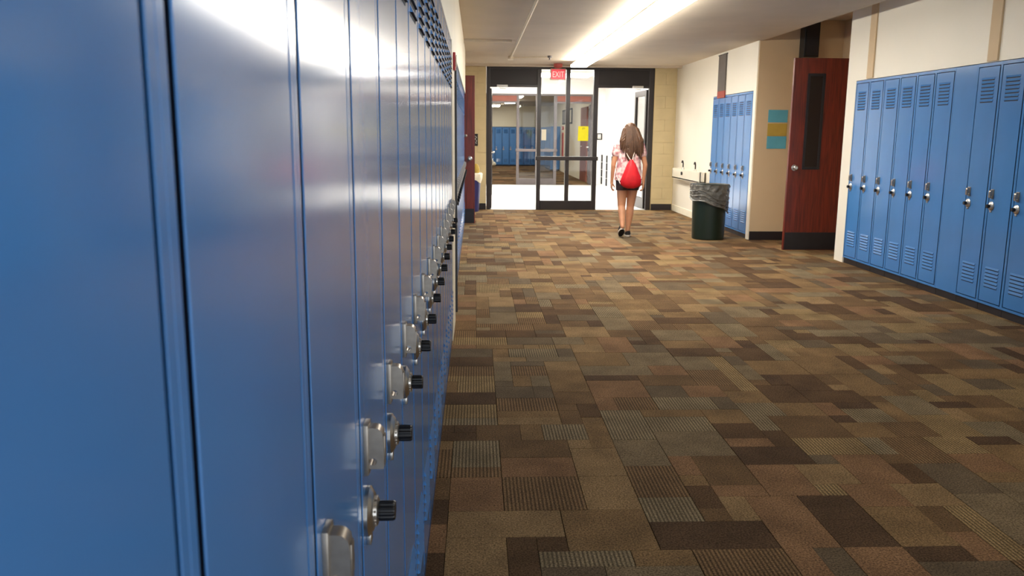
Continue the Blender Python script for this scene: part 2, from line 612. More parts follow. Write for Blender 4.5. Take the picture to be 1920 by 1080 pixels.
def poly_hole(mb, poly, hc, hr, x0, x1, n=40, mi=0):
    """prism of a (y,z) outline with a round hole, extruded along x"""
    outer, inner = [], []
    for i in range(n):
        t = 2*PI*i/n
        d = (math.cos(t), math.sin(t))
        best = None
        for k in range(len(poly)):
            ax, ay = poly[k][0]-hc[0], poly[k][1]-hc[1]
            bx, by = poly[(k+1) % len(poly)][0]-hc[0], poly[(k+1) % len(poly)][1]-hc[1]
            ex, ey = bx-ax, by-ay
            den = d[0]*ey-d[1]*ex
            if abs(den) < 1e-12:
                continue
            s = (ax*ey-ay*ex)/den
            u = (ax*d[1]-ay*d[0])/den
            if s > 0 and -1e-6 <= u <= 1+1e-6 and (best is None or s < best):
                best = s
        outer.append((hc[0]+d[0]*best, hc[1]+d[1]*best))
        inner.append((hc[0]+d[0]*hr, hc[1]+d[1]*hr))
    P_ = [(x0, a, b) for a, b in outer]+[(x0, a, b) for a, b in inner]+[(x1, a, b) for a, b in outer]+[(x1, a, b) for a, b in inner]
    F_ = []
    for i in range(n):
        j = (i+1) % n
        F_ += [(i, j, n+j, n+i), (2*n+i, 3*n+i, 3*n+j, 2*n+j), (i, 2*n+i, 2*n+j, j), (n+i, n+j, 3*n+j, 3*n+i)]
    mb.poly(P_, F_, mi)


# shared meshes, local frame: width +x, front faces -y, up +z
DX0, DX1, DZ0, DZ1 = 0.0220, P-0.0220, 0.085, LH-0.03
FS = 0.0125                                    # visible half strip of frame between two doors
mb = MB()
for a, b, c_, d_ in ((0.0004, FS, 0.0004, 0.0020), (P-FS, P-0.0004, P-0.0020, P-0.0004)):
    mb.box(a, b, 0.0, 0.0014, 0.06, LH, bev=0.0004)
    mb.box(c_, d_, 0.0014, 0.35, 0.06, LH)
mb.box(FS, P-FS, 0.0, 0.0014, LH-0.024, LH-0.0005)
mb.box(FS, P-FS, 0.0, 0.0014, 0.06, 0.079)
mb.box(0.002, P-0.002, 0.0014, 0.349, LH-0.003, LH-0.0005)
mb.box(0.002, P-0.002, 0.0014, 0.349, 0.06, 0.063)
mb.box(0.002, P-0.002, 0.335, 0.349, 0.063, LH-0.003, mi=1)
mb.box(0.002, P-0.002, 0.040, 0.043, 0.063, LH-0.003, mi=1)
ME_BODY = mb.mesh('body', [M['locker'], M['locker_in']])
mb = MB()
mb.box(DX0, DX1, -0.0008, 0.0008, DZ0, DZ1, bev=0.0006)
mb.box(DX0+0.016, DX1-0.016, 0.0008, 0.022, DZ0+0.012, DZ1-0.012, mi=1)
ME_DOOR = mb.mesh('door', [M['locker'], M['locker_in']])
mb = MB().box(0.002, P-0.002, 0.012, 0.34, 0.0, 0.06)
ME_BASE_BLACK = mb.mesh('base', M['rubber'])
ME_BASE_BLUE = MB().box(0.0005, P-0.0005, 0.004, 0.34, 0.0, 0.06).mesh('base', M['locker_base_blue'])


def louver_geo(mb, z, w=0.17, h=0.016, d=0.0065):
    x0, x1 = P/2-w/2, P/2+w/2
    yf = -0.0006
    # hood flush at the top, proud at the bottom; shade of its opening painted dark
    mb.poly([(x0, yf, z+h), (x1, yf, z+h), (x1-.004, yf-d, z), (x0+.004, yf-d, z), (x0, yf, z), (x1, yf, z)],
            [(0, 1, 2, 3), (0, 3, 4), (1, 5, 2)], 0)
    mb.poly([(x0+.001, yf, z), (x1-.001, yf, z), (x1-.004, yf-d+.0008, z+.0006), (x0+.004, yf-d+.0008, z+.0006)], [(0, 1, 2, 3)], 1)
    mb.poly([(x0+.004, yf-.0008, z-.008), (x1-.004, yf-.0008, z-.008), (x1-.004, yf-.0008, z), (x0+.004, yf-.0008, z)], [(0, 1, 2, 3)], 1)


def flat_mesh(mb, name, mats):
    me = bpy.data.meshes.new(name)
    me.from_pydata(mb.v, [], mb.f)
    for mm in mats:
        me.materials.append(mm)
    for p_, i_ in zip(me.polygons, mb.mi):
        p_.material_index = i_
    return me


LZ_TOP = [1.600+0.0275*i for i in range(7)]
LZ_BOT = [0.20+0.0275*i for i in range(6)]
mb = MB()
louver_geo(mb, 0)
ME_LOUVER = flat_mesh(mb, 'louver', [M['locker'], M['locker_in']])
mb = MB()
for z in LZ_TOP+LZ_BOT:
    louver_geo(mb, z)
ME_LOUVERS = flat_mesh(mb, 'louvers', [M['locker'], M['locker_in']])

# chrome lift handle: a bracket whose narrow side has a padlock hole near its foot
HX, HZ = 0.0575, 0.912
prof = [(-0.004, -0.034)]
prof += [(-0.0275, -0.034)]
for k in range(9):
    t = PI/2*k/8
    prof.append((-0.0155-0.012*math.cos(t), 0.010+0.014*math.sin(t)))
prof += [(-0.004, 0.024)]
mb = MB()
poly_hole(mb, prof, (-0.0125, -0.0235), 0.0052, -0.011, 0.011)
mb.box(-0.016, 0.016, -0.0075, -0.0003, -0.042, 0.029, bev=0.0015)
mb.box(-0.0075, 0.0075, -0.0290, -0.0270, -0.022, 0.012, bev=0.0008)
ME_HANDLE = mb.mesh('handle', M['nickel'], smooth=True)
# dial: plate, toothed chrome collar, ribbed black knob
mb = MB()
mb.lathe((0, 0, 0), '-y', [(0.0345, 0.0003), (0.0345, 0.0060), (0.030, 0.0085), (0.0265, 0.0115), (0.020, 0.0125)], 40)
mb.box(-0.009, 0.009, -0.0075, -0.0003, -0.047, -0.03, bev=0.0015)
ME_PLATE = mb.mesh('dial_plate', M['chrome'], smooth=True)
mb = MB()
mb.lathe((0, 0, 0), '-y', [(0.0200, 0.0120), (0.0195, 0.0165), (0.0150, 0.0185)], 36)
for k in range(18):
    t = 2*PI*k/18
    mb.sphere((0.0195*math.cos(t), -0.0145, 0.0195*math.sin(t)), 0.0021, 6)
ME_COLLAR = mb.mesh('dial_collar', M['chrome'], smooth=True)
pp = []
mb = MB()
n = 48
PR = [(0.0135, 0.018), (0.0142, 0.021), (0.0140, 0.038), (0.0125, 0.0405)]
pts, fcs = [], []
for (r_, h_) in PR:
    for i in range(n):
        rr = r_*(1.0 if i % 4 < 2 else 0.93)
        pts.append((rr*math.cos(2*PI*i/n), -h_, rr*math.sin(2*PI*i/n)))
for k in range(3):
    for i in range(n):
        j = (i+1) % n
        fcs.append((k*n+i, k*n+j, (k+1)*n+j, (k+1)*n+i))
fcs += [list(range(n)), [3*n+i for i in range(n)]]
mb.poly(pts, fcs)
ME_KNOB = mb.mesh('dial_knob', M['black'])
DZ = 0.813


def make_locker(base_me, fine=True, jitter=0.0):
    t = empty('locker')
    place(ME_BODY, 'body', t)
    place(base_me, 'base', t)
    d = place(ME_DOOR, 'door', t)
    if fine:
        for z in LZ_TOP+LZ_BOT:
            place(ME_LOUVER, 'louver', d, (0, 0, z))
    else:
        place(ME_LOUVERS, 'louvers', d)['kind'] = 'stuff'
    place(ME_HANDLE, 'handle', t, (HX, 0, HZ))
    place(ME_PLATE, 'dial_plate', t, (HX, 0, DZ))
    place(ME_COLLAR, 'dial_collar', t, (HX, 0, DZ))
    place(ME_KNOB, 'dial_knob', t, (HX, 0, DZ))
    return t


ORD = ['first', 'second', 'third', 'fourth', 'fifth', 'sixth', 'seventh', 'eighth', 'ninth', 'tenth', 'eleventh', 'twelfth', 'thirteenth',
       'fourteenth', 'fifteenth', 'sixteenth', 'seventeenth', 'eighteenth', 'nineteenth', 'twentieth']
rj = random.Random(11)

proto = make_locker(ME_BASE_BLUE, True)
for k in range(17):
    t = proto if k == 0 else copy_tree(proto)
    t.location = (XL, 0.420+P*(k-1), 0)
    t.rotation_euler = (0, 0, PI/2)
    if k == 0:
        lb = 'blurred blue locker filling the left edge, nearest the camera in the glossy left row'
    elif k == 16:
        lb = 'glossy blue locker at the far end of the near left row, beside the cream pier'
    else:
        lb = '%s glossy blue locker from the camera in the near left row, with dial lock' % ORD[k]
    tag(t, lb, 'locker', 'near left row of blue lockers')
    for ch in t.children:
        if ch.name.startswith('dial_knob'):
            ch.rotation_euler = (0, rj.uniform(0, 6), 0)
XL2 = -0.170
proto2 = make_locker(ME_BASE_BLUE, False)
for k in range(20):
    t = proto2 if k == 0 else copy_tree(proto2)
    t.location = (XL2, 6.235+P*k, 0)
    t.rotation_euler = (0, 0, PI/2)
    tag(t, '%s blue locker of the far left row, counted from its near end' % ORD[k], 'locker', 'far left row of blue lockers')
o = MB().box(XL2-0.36, -0.140, 6.205, 6.233, 0, 1.88, bev=0.002).obj('end_panel', M['charcoal'])
tag(o, 'dark charcoal end panel closing the near end of the far left locker row', 'panel')

protor = make_locker(ME_BASE_BLACK, True)
for k in range(14):
    if k == 6:
        t = empty('filler_panel')
        MB().box(0.0005, P-0.0005, 0.0, 0.35, 0.06, LH, bev=0.003).obj('panel', M['locker'], t)
        place(ME_BASE_BLACK, 'base', t)
        tag(t, 'plain blue filler panel without lock or louvers in the right locker row', 'panel')
    else:
        t = protor if k == 0 else copy_tree(protor)
        if k == 0:
            lb = 'blue locker at the far end of the right row, beside the cream pier'
        else:
            lb = '%s blue locker from the cream pier in the near right row' % ORD[k]
        tag(t, lb, 'locker', 'near right row of blue lockers')
    t.location = (XR, 8.73-P*k, 0)
    t.rotation_euler = (0, 0, -PI/2)
protof = make_locker(ME_BASE_BLACK, False)
for k in range(6):
    t = protof if k == 0 else copy_tree(protof)
    t.location = (XW, YB-P*k, 0)
    t.rotation_euler = (0, 0, -PI/2)
    tag(t, '%s shining blue locker from the wall sink, behind the trash can' % ORD[k], 'locker', 'six lockers behind the trash can')

# ------------------------------------------------------------------ corridor light fixtures
y = 6.60-2*2.42
for k in range(5):  # nearest two are added out of view to brighten the near left lockers
    t = empty('strip_light', (1.645, y, CEIL-0.021))
    MB().box(-0.075, 0.075, 0.0, 2.40, -0.045, 0.0, bev=0.006).obj('housing', M['fixture'], t)
    MB().box(-0.125, 0.125, 0.02, 2.38, -0.085, -0.045, bev=0.012).obj('diffuser', M['lamp' if k > 1 else 'lamp_dim'], t)
    MB().box(-0.128, 0.128, 0.0, 0.02, -0.088, -0.04, bev=0.004).obj('end_cap', M['fixture'], t)
    MB().box(-0.128, 0.128, 2.38, 2.40, -0.088, -0.04, bev=0.004).obj('end_cap', M['fixture'], t)
    tag(t, ['dim fluorescent strip light of the ceiling line, nearest the camera', 'dim fluorescent strip light of the ceiling line, second from the camera',
            'third fluorescent strip light of the ceiling line, first one in view', 'middle bright fluorescent strip light of the ceiling line',
            'bright fluorescent strip light ending just before the glass entrance'][k], 'ceiling light', 'fluorescent strip lights along the ceiling')
    y += 2.42

# conduit
t = empty('ceiling_conduit', (0.53, 13.3, CEIL-0.02))
MB().tube([(0, -8.0, 0), (0, -0.06, 0)], 0.014, 10).obj('long_run', M['pipe'], t, smooth=True)
MB().box(-0.04, 0.04, -0.07, 0.05, -0.03, 0.02, bev=0.005).obj('junction_box', M['pipe'], t)
MB().tube([(0.04, -0.02, 0), (0.25, -0.15, 0), (0.56, -0.22, 0)], 0.011, 10).obj('short_run', M['pipe'], t, smooth=True)
MB().lathe((0.585, -0.225, 0.02), '-z', [(0.035, 0), (0.035, 0.03), (0.012, 0.034), (0.012, 0.055), (0.03, 0.06)], 14).obj('sprinkler_head', M['greyframe'], t, smooth=True)
tag(t, 'thin painted conduit running along the ceiling left of the lights', 'conduit')


# ------------------------------------------------------------------ glazed entrances
def storefront(y, fm, hm, gm, ztop, who, n0, leaf_open=True):
    X = (0.18, 0.245, 1.07, 1.16, 2.05, 2.145, 3.04, 3.13)
    zo = 2.14
    fr = empty('trim_%d' % n0, (0, y, 0))
    D = 0.055
    MB().box(X[0], X[1], -D, D, 0, ztop, bev=0.004).obj('jamb', fm, fr)
    MB().box(X[6]+0.005, X[7], -D, D, 0, ztop, bev=0.004).obj('jamb', fm, fr)
    MB().box(X[1], X[6]+0.005, -D, D, ztop-0.05, ztop, bev=0.004).obj('head', fm, fr)
    for a, b in ((X[1], X[2]), (X[5], X[6]+0.005)):
        MB().box(a, b, -D, D, zo, zo+0.045, bev=0.004).obj('transom_bar', fm, fr)
        MB().box(a, b, -D*0.7, D*0.7, zo+0.045, ztop-0.05).obj('header_panel', hm, fr)
    structure(fr, 'frame and header panels of the %s' % who, 'door frame')
    w = empty('window_%d' % n0, (0, y, 0))
    MB().box(X[2], X[3]-0.02, -D, D, 0, ztop-0.05, bev=0.004).obj('stile', fm, w)
    MB().box(X[4]+0.015, X[5], -D, D, 0, ztop-0.05, bev=0.004).obj('stile', fm, w)
    cx = (X[3]+X[4])/2+0.01
    MB().box(cx-0.035, cx+0.035, -D, D, 0.15, ztop-0.05, bev=0.004).obj('mullion', fm, w)
    MB().box(X[3]-0.02, X[4]+0.015, -D*1.2, D, 0, 0.16, bev=0.004).obj('bottom_rail', fm, w)
    MB().box(X[2]-0.02, X[5]+0.02, -D*1.35, D*0.8, 0.875, 0.945, bev=0.006).obj('push_bar', fm, w)
    for a, b in ((X[3]-0.02, cx-0.035), (cx+0.035, X[4]+0.015)):
        MB().box(a, b, -0.004, 0.004, 0.16, 0.88).obj('pane', gm, w)
        MB().box(a, b, -0.004, 0.004, 0.94, ztop-0.05).obj('pane', gm, w)
    structure(w, 'fixed centre glazing with crossing bars of the %s' % who, 'window')
    # open leaves, swung away from the viewer
    for q, (hx, s, lab) in enumerate(((X[1]+0.005, -1, 'left'), (X[6], 1, 'right'))):
        ang = (R(88) if s > 0 else R(92))
        t = empty('door_%d' % (n0*2-1+q), (hx, y+D+0.004, 0), 0)
        # local +x along the leaf, thickness in y
        t.rotation_euler = (0, 0, ang + (R(5 if n0 == 1 else -4) if s > 0 else -R(4)))
        L = 0.86
        MB().box(0, 0.09, -0.022, 0.022, 0.012, 2.12, bev=0.004).obj('stile', fm, t)
        MB().box(L-0.09, L, -0.022, 0.022, 0.012, 2.12, bev=0.004).obj('stile', fm, t)
        MB().box(0.09, L-0.09, -0.022, 0.022, 0.012, 0.2, bev=0.004).obj('bottom_rail', fm, t)
        MB().box(0.09, L-0.09, -0.022, 0.022, 2.02, 2.12, bev=0.004).obj('top_rail', fm, t)
        MB().box(0.09, L-0.09, -0.022, 0.022, 0.88, 0.95, bev=0.004).obj('middle_rail', fm, t)
        MB().box(0.09, L-0.09, -0.003, 0.003, 0.2, 0.88).obj('pane', gm, t)
        MB().box(0.09, L-0.09, -0.003, 0.003, 0.95, 2.02).obj('pane', gm, t)
        bar = MB().tube([(0.06, 0.0, 1.0), (0.06, s*0.06, 1.0), (L-0.06, s*0.06, 1.0), (L-0.06, 0.0, 1.0)], 0.012, 8)
        bar.obj('push_bar', M['alu'], t, smooth=True)
        structure(t, '%s glass door leaf of the %s, standing open' % (lab, who), 'door')
    return fr


storefront(END+0.06, M['bronze'], M['dark_panel'], M['glass'], 2.498, 'dark entrance at the corridor end', 1)
storefront(22.65, M['greyframe'], M['brickred'], M['glass_grey'], 2.38, 'grey second entrance beyond the vestibule', 2)
for q, (x0, lab) in enumerate(((0.36, 'left'), (2.74, 'right'))):
    t = empty('door_closer', (x0, END+0.001, 2.14))
    MB().box(0, 0.19, -0.055, 0.0, 0.0, 0.035, bev=0.006).obj('body', M['alu'], t)
    MB().tube([(0.05, -0.03, 0.0), (0.05, -0.03, -0.025), (0.16, -0.02, -0.03)], 0.007, 6).obj('arm', M['alu'], t)
    tag(t, 'small pale door closer under the header of the %s entrance opening' % lab, 'door closer', 'door closers of the entrance')

# papers taped on the centre glass (corridor side)
yg = END+0.055
t = empty('yellow_notice', (1.79, yg, 1.22))
mb = MB()
nx, nz = 8, 8
pts, fcs = [], []
for j in range(nz+1):
    for i in range(nx+1):
        u, v = i/nx, j/nz
        curl = 0.014*(1-u)**2*(1-v) + 0.004
        pts.append((0.20*u+0.012*(1-v)*(1-u)+0.02*(1-u)*v, -curl, 0.255*v))
for j in range(nz):
    for i in range(nx):
        a = j*(nx+1)+i
        fcs.append((a, a+1, a+nx+2, a+nx+1))
mb.poly(pts, fcs)
mb.obj('sheet', M['yellow'], t)
mb = MB()
rnd = random.Random(2)
for k in range(3):
    x = 0.09
    while x < 0.135:
        w = rnd.uniform(0.004, 0.012)
        mb.box(x, x+w, -0.0068, -0.0062, 0.205+0.011*k, 0.209+0.011*k)
        x += w+0.004
mb.obj('printed_lines', M['ink'], t)
tag(t, 'yellow notice taped to the upper right pane of the dark entrance', 'notice')
t = empty('white_notice', (1.155, yg, 1.225))
MB().box(0, 0.085, -0.004, 0.0005, 0, 0.19).obj('sheet', M['paper'], t)
tag(t, 'small white notice at the left edge of the dark centre glazing', 'notice')

# exit sign
t = empty('exit_sign', (1.375, 14.45, CEIL-0.035))
MB().lathe((0.0, 0, 0), '-z', [(0.075, -0.03), (0.075, 0.02), (0.06, 0.034)], 20).obj('canopy', M['canopy'], t, smooth=True)
MB().lathe((0.0, 0, 0), '-z', [(0.03, 0.03), (0.03, 0.05)], 12).obj('stem', M['canopy'], t, smooth=True)
MB().box(-0.13, 0.13, -0.03, 0.03, -0.235, -0.048, bev=0.006).obj('housing', M['exit_rim'], t)
MB().box(-0.115, 0.115, -0.034, -0.0295, -0.222, -0.062).obj('red_face', M['exit_red'], t)
cu = bpy.data.curves.new('letters', 'FONT')
cu.body = 'EXIT'
cu.size = 0.135
cu.align_x = 'CENTER'
cu.extrude = 0.001
tmp = bpy.data.objects.new('tmp', cu)
COL.objects.link(tmp)
dg = bpy.context.evaluated_depsgraph_get()
me = bpy.data.meshes.new_from_object(tmp.evaluated_get(dg))
bpy.data.objects.remove(tmp)
me.materials.clear()
me.materials.append(M['exit_text'])
o = place(me, 'letters', t, (0, -0.0355, -0.19))
o.rotation_euler = (PI/2, 0, 0)
o.scale = (0.72, 1, 1)
tag(t, 'small red EXIT sign hanging from the ceiling before the glass entrance', 'exit sign')

# ------------------------------------------------------------------ vestibule and far corridor
VY0, VY1, FY = 15.15, 22.6, 36.0
vf = MB().box(-0.6, 3.5, END+0.02, VY1, -0.12, -0.006).obj('floor_vestibule', M['joint'])
structure(vf, 'bright white tiled vestibule floor beyond the entrance', 'floor')
ts = 0.41
me_t = MB().box(0.002, ts-0.002, 0.002, ts-0.002, -0.006, 0.0).mesh('floor_tile', M['tile'])
for i in range(10):
    for j in range(18):
        place(me_t, 'floor_tile', vf, (-0.6+i*ts, END+0.12+j*ts+0.0, 0))
MB().box(-0.6, 3.5, END+0.02, END+0.118, -0.006, 0.001).obj('threshold', M['alu'], vf)
vw = MB().box(3.42, 3.55, VY0, VY1+0.1, 0, 2.75).obj('wall_vestibule_right', M['floor_white'])
structure(vw, 'glaring white right wall of the vestibule', 'wall')
vw = MB().box(-0.75, -0.6, VY0, VY1+0.1, 0, 2.75).obj('wall_vestibule_left', M['floor_white'])
structure(vw, 'white left wall of the vestibule', 'wall')
mb = MB()
mb.box(-0.6, 0.18, VY1, VY1+0.1, 0, 2.75)
mb.box(3.13, 3.42, VY1, VY1+0.1, 0, 2.75)
mb.box(0.18, 3.13, VY1, VY1+0.1, 2.38, 2.75)
vw = mb.obj('wall_vestibule_back', M['floor_white'])
structure(vw, 'white wall around the grey second entrance', 'wall')
vc = MB().box(-0.75, 3.55, VY0-0.05, VY1+0.1, 2.75, 2.9).obj('ceiling_vestibule', M['floor_white'])
structure(vc, 'white vestibule ceiling', 'ceiling')
for k, yy in enumerate((16.6, 20.2)):  # glowing panels added to blow out the vestibule's white floor and walls
    t = empty('ceiling_panel_light', (1.6, yy, 2.75))
    MB().box(-1.15, 1.15, -0.62, 0.62, -0.05, 0.0, bev=0.01).obj('frame', M['fixture'], t)
    MB().box(-1.1, 1.1, -0.58, 0.58, -0.06, -0.05).obj('diffuser', M['lamp_v'], t)
    tag(t, ['white glowing ceiling panel just behind the dark entrance', 'white glowing ceiling panel before the grey entrance'][k], 'ceiling light', 'vestibule panel lights')
# low white cabinet with dark slots along the right wall
t = empty('white_cabinet', (3.41, 19.2, 0))
y = 0.0
k = 0
while y < 3.25:
    MB().box(-0.16, 0.0, y+0.055, y+0.80, 0.06, 0.84, bev=0.006).obj('panel', M['floor_white'], t)
    for q in range(4):
        MB().box(-0.192, 0.0, y-0.02, y+0.055, 0.08+q*0.19, 0.258+q*0.19, bev=0.004).obj('slot_grille', M['slot'], t)
    y += 0.82
MB().box(-0.14, 0.0, 0, 3.3, 0.0, 0.06).obj('plinth', M['floor_white'], t)
tag(t, 'low white wall cabinet with dark vertical slots seen through the right entrance opening', 'cabinet')
t = empty('wall_control', (3.36, VY1-0.001, 1.2))
MB().box(-0.16, 0.0, -0.03, 0, 0.0, 0.17, bev=0.004).obj('frame', M['slot'], t)
MB().box(-0.125, -0.035, -0.036, -0.03, 0.03, 0.14).obj('cover', M['paper'], t)
for q in range(2):
    MB().box(-0.125, -0.035, -0.04, -0.036, 0.055+0.045*q, 0.065+0.045*q).obj('slit', M['slot'], t)
tag(t, 'small black framed wall control on the white wall behind the walking girl', 'wall control')

# far corridor
ff = MB().box(-2.2, 3.3, VY1, FY+0.2, -0.12, -0.004).obj('floor_far', M['subfloor'])
structure(ff, 'brown patchwork carpet of the corridor beyond the second entrance', 'floor')
mb = MB()
for p in patches(-2.2, 3.2, VY1+0.1, FY, 0.3, 9, [(1, 1), (2, 1), (1, 2), (2, 2)]):
    mb.box(p[0]+.001, p[1]-.001, p[2]+.001, p[3]-.001, -0.004, 0.001+p[5]*0.5, p[4])
o = mb.obj('far_carpet_patches', CARPET, ff)
o['kind'] = 'stuff'
w = MB().box(3.12, 3.3, VY1+0.1, FY, 0, 2.5).obj('wall_far_right', M['cream'])
structure(w, 'cream right wall of the far corridor', 'wall')
w = MB().box(-2.4, -2.2, VY1+0.1, FY, 0, 2.5).obj('wall_far_left', M['cream'])
structure(w, 'cream left wall of the far corridor', 'wall')
w = MB().box(-2.4, 3.3, FY+0.36, FY+0.5, 0, 2.5).obj('wall_far_back', M['cream'])
structure(w, 'cream back wall above the distant dark blue lockers', 'wall')
w2 = MB().box(-2.4, 3.3, FY, FY+0.36, 1.64, 2.5).obj('bulkhead', M['cream'], w)
w = MB().box(-2.4, 3.3, VY1+0.1, FY+0.5, 2.5, 2.65).obj('ceiling_far', M['ceiling'])
structure(w, 'ceiling of the far corridor', 'ceiling')
protod = make_locker(ME_BASE_BLACK, False)
for k in range(16):
    t = protod if k == 0 else copy_tree(protod)
    t.location = (-1.95+P*k, FY, 0)
    t.scale = (1, 1, 0.86)
    tag(t, '%s dark blue distant locker from the left across the far corridor' % ORD[k], 'locker', 'distant lockers closing the far corridor')
for k, yy in enumerate((25.0, 29.5, 33.4)):
    t = empty('strip_light', (1.2 if k < 2 else 0.75, yy, 2.5))
    MB().box(-0.2, 0.2, 0, 1.2, -0.05, 0, bev=0.008).obj('housing', M['fixture'], t)
    MB().box(-0.18, 0.18, 0.02, 1.18, -0.09, -0.05, bev=0.01).obj('diffuser', M['lamp_f'], t)
    tag(t, ['nearest strip light in the far corridor past the grey entrance', 'middle strip light in the far corridor past the grey entrance', 'most distant bright strip light above the dark blue lockers'][k], 'ceiling light', 'far corridor strip lights')
# things on the far right wall
xw = 3.12
t = empty('door_5', (xw, 23.7, 0))
MB().box(-0.045, 0.0, 0.0, 1.35, 0.01, 2.1, bev=0.004).obj('leaf', M['brickred'], t)
MB().tube([(-0.05, 0.85, 1.0), (-0.09, 0.85, 1.0), (-0.09, 0.75, 1.0)], 0.012, 8).obj('handle', M['alu'], t)
structure(t, 'orange brown door in the far corridor seen behind the yellow notice', 'door')
for k, (y0, y1) in enumerate(((27.6, 28.9), (29.3, 30.6))):
    t = empty('display_board', (xw, y0, 1.68))
    MB().box(-0.03, 0.0, 0, y1-y0, 0, 0.5, bev=0.004).obj('frame', M['slot'], t)
    MB().box(-0.034, -0.03, 0.06, y1-y0-0.06, 0.05, 0.45).obj('board', M['greyframe' if k else 'paper'], t)
    tag(t, ['nearer framed pale board high on the far corridor right wall', 'farther framed grey board high on the far corridor right wall'][k], 'board', 'framed boards in the far corridor')
t = empty('red_wall_panel', (xw, 30.3, 0.45))
MB().box(-0.03, 0, 0, 0.35, 0, 0.95, bev=0.004).obj('panel', M['alarm'], t)
MB().box(-0.034, -0.03, 0.06, 0.29, 0.06, 0.89).obj('recess', M['brickred'], t)
tag(t, 'narrow tall red panel on the far corridor right wall', 'wall panel')
t = empty('fire_alarm', (xw, 30.3, 1.5))
MB().box(-0.04, 0, 0, 0.35, 0, 0.12, bev=0.004).obj('body', M['alarm'], t)
MB().box(-0.046, -0.04, 0.08, 0.27, 0.03, 0.09).obj('lens', M['paper'], t)
tag(t, 'small red alarm above the tall red panel in the far corridor', 'alarm')
protow = make_locker(ME_BASE_BLACK, False)
for k in range(8):
    t = protow if k == 0 else copy_tree(protow)
    t.location = (xw-0.36, 33.9-P*k, 0)
    t.scale = (1, 1, 0.86)
    t.rotation_euler = (0, 0, -PI/2)
    tag(t, '%s locker from the far end along the far corridor right wall' % ORD[k], 'locker', 'lockers on the far corridor right wall')
t = empty('white_bag', (0.55, 35.5, 0))
mb = MB()
mb.sphere((0, 0, 0.16), (0.2, 0.14, 0.16), 12)
mb.sphere((0.15, 0.02, 0.10), (0.14, 0.12, 0.10), 10)
mb.obj('sack', M['paper'], t, smooth=True)
MB().tube([(-0.12, 0, 0.28), (-0.15, 0, 0.42), (-0.05, 0, 0.45), (0.02, 0, 0.31)], 0.02, 8).obj('strap', M['slot'], t)
tag(t, 'small white bag on the carpet before the distant dark blue lockers', 'bag')


# ------------------------------------------------------------------ brown classroom doors
def leaf(name, x0, x1, y, H, knob_side, label, lite=None, kick=0.24):
    t = empty(name, (x0, y, 0))
    w_ = x1-x0
    MB().box(0, w_, 0, 0.045, 0.012, H, bev=0.003).obj('leaf', M['door'], t)
    MB().box(0.012, w_-0.012, -0.003, 0.0, 0.018, kick, bev=0.001).obj('kick_plate', M['kick'], t)
    kx = 0.07 if knob_side < 0 else w_-0.07
    k = MB().lathe((kx, 0, 0.97), '-y', [(0.034, 0), (0.034, 0.006), (0.012, 0.01), (0.012, 0.035), (0.026, 0.045), (0.028, 0.06), (0.018, 0.07)], 20)
    k.obj('knob', M['chrome'], t, smooth=True)
    if lite:
        a, b, z0, z1 = lite
        f = MB()
        f.box(a-0.03, a, -0.008, 0.0, z0-0.03, z1+0.03, bev=0.002)
        f.box(b, b+0.03, -0.008, 0.0, z0-0.03, z1+0.03, bev=0.002)
        f.box(a, b, -0.008, 0.0, z1, z1+0.03, bev=0.002)
        f.box(a, b, -0.008, 0.0, z0-0.03, z0, bev=0.002)
        f.obj('lite_frame', M['kick'], t)
        MB().box(a, b, -0.003, 0.0, z0, z1).obj('narrow_pane', M['doorlite'], t)
    structure(t, label, 'door')
    return t


d = leaf('door_6', -0.94, -0.02, 12.50, 2.16, 1, 'dark red brown door standing open past the far left lockers', None, 0.23)
MB().lathe((0.92-0.13, 0, 1.30), '-y', [(0.02, 0), (0.02, 0.008), (0.012, 0.012)], 14).obj('lock_cylinder', M['nickel'], d, smooth=True)
d = leaf('door_7', 3.60, 4.52, 9.62, 2.20, -1, 'dark red brown door with narrow dark pane in the right alcove', (0.19, 0.335, 0.98, 2.0), 0.22)
MB().box(0.925, 1.0, -0.02, 0.10, 0, 2.24, bev=0.004).obj('frame_post', M['kick'], d)
t = empty('dark_wall_box', (4.06, 10.687, 2.29))
MB().box(-0.02, 0.17, -0.16, 0.0, 0.0, 0.44, bev=0.008).obj('housing', M['black'], t)
MB().box(0.0, 0.15, -0.166, -0.16, 0.03, 0.41).obj('front_grille', M['kick'], t)
tag(t, 'dark box mounted high on the tan wall above the right brown door', 'wall box')
# three papers on the tan return wall
for q, (z0, m_, nm) in enumerate(((1.50, 'teal', 'top teal'), (1.33, 'olive', 'middle mustard'), (1.17, 'teal', 'bottom teal'))):
    t = MB().box(0, 0.25, -0.004, 0.0, 0, 0.155).obj('wall_paper_sheet', M[m_], None, loc=(3.70, 10.6875, z0))
    tag(t, '%s paper sheet of the three posted on the tan alcove wall' % nm, 'paper', 'three papers on the alcove wall')
t = empty('hanging_banner', (XW, 12.02, 1.86))
MB().box(-0.02, -0.001, 0, 0.36, 0.10, 0.60, bev=0.004).obj('cloth', M['banner'], t)
MB().box(-0.02, -0.001, 0, 0.36, 0.0, 0.10, bev=0.004).obj('red_edge', M['banner_red'], t)
MB().tube([(-0.011, -0.03, 0.605), (-0.011, 0.39, 0.605)], 0.009, 8).obj('rod', M['slot'], t)
tag(t, 'narrow dark hanging banner with reddish lower edge on the white wall', 'banner')

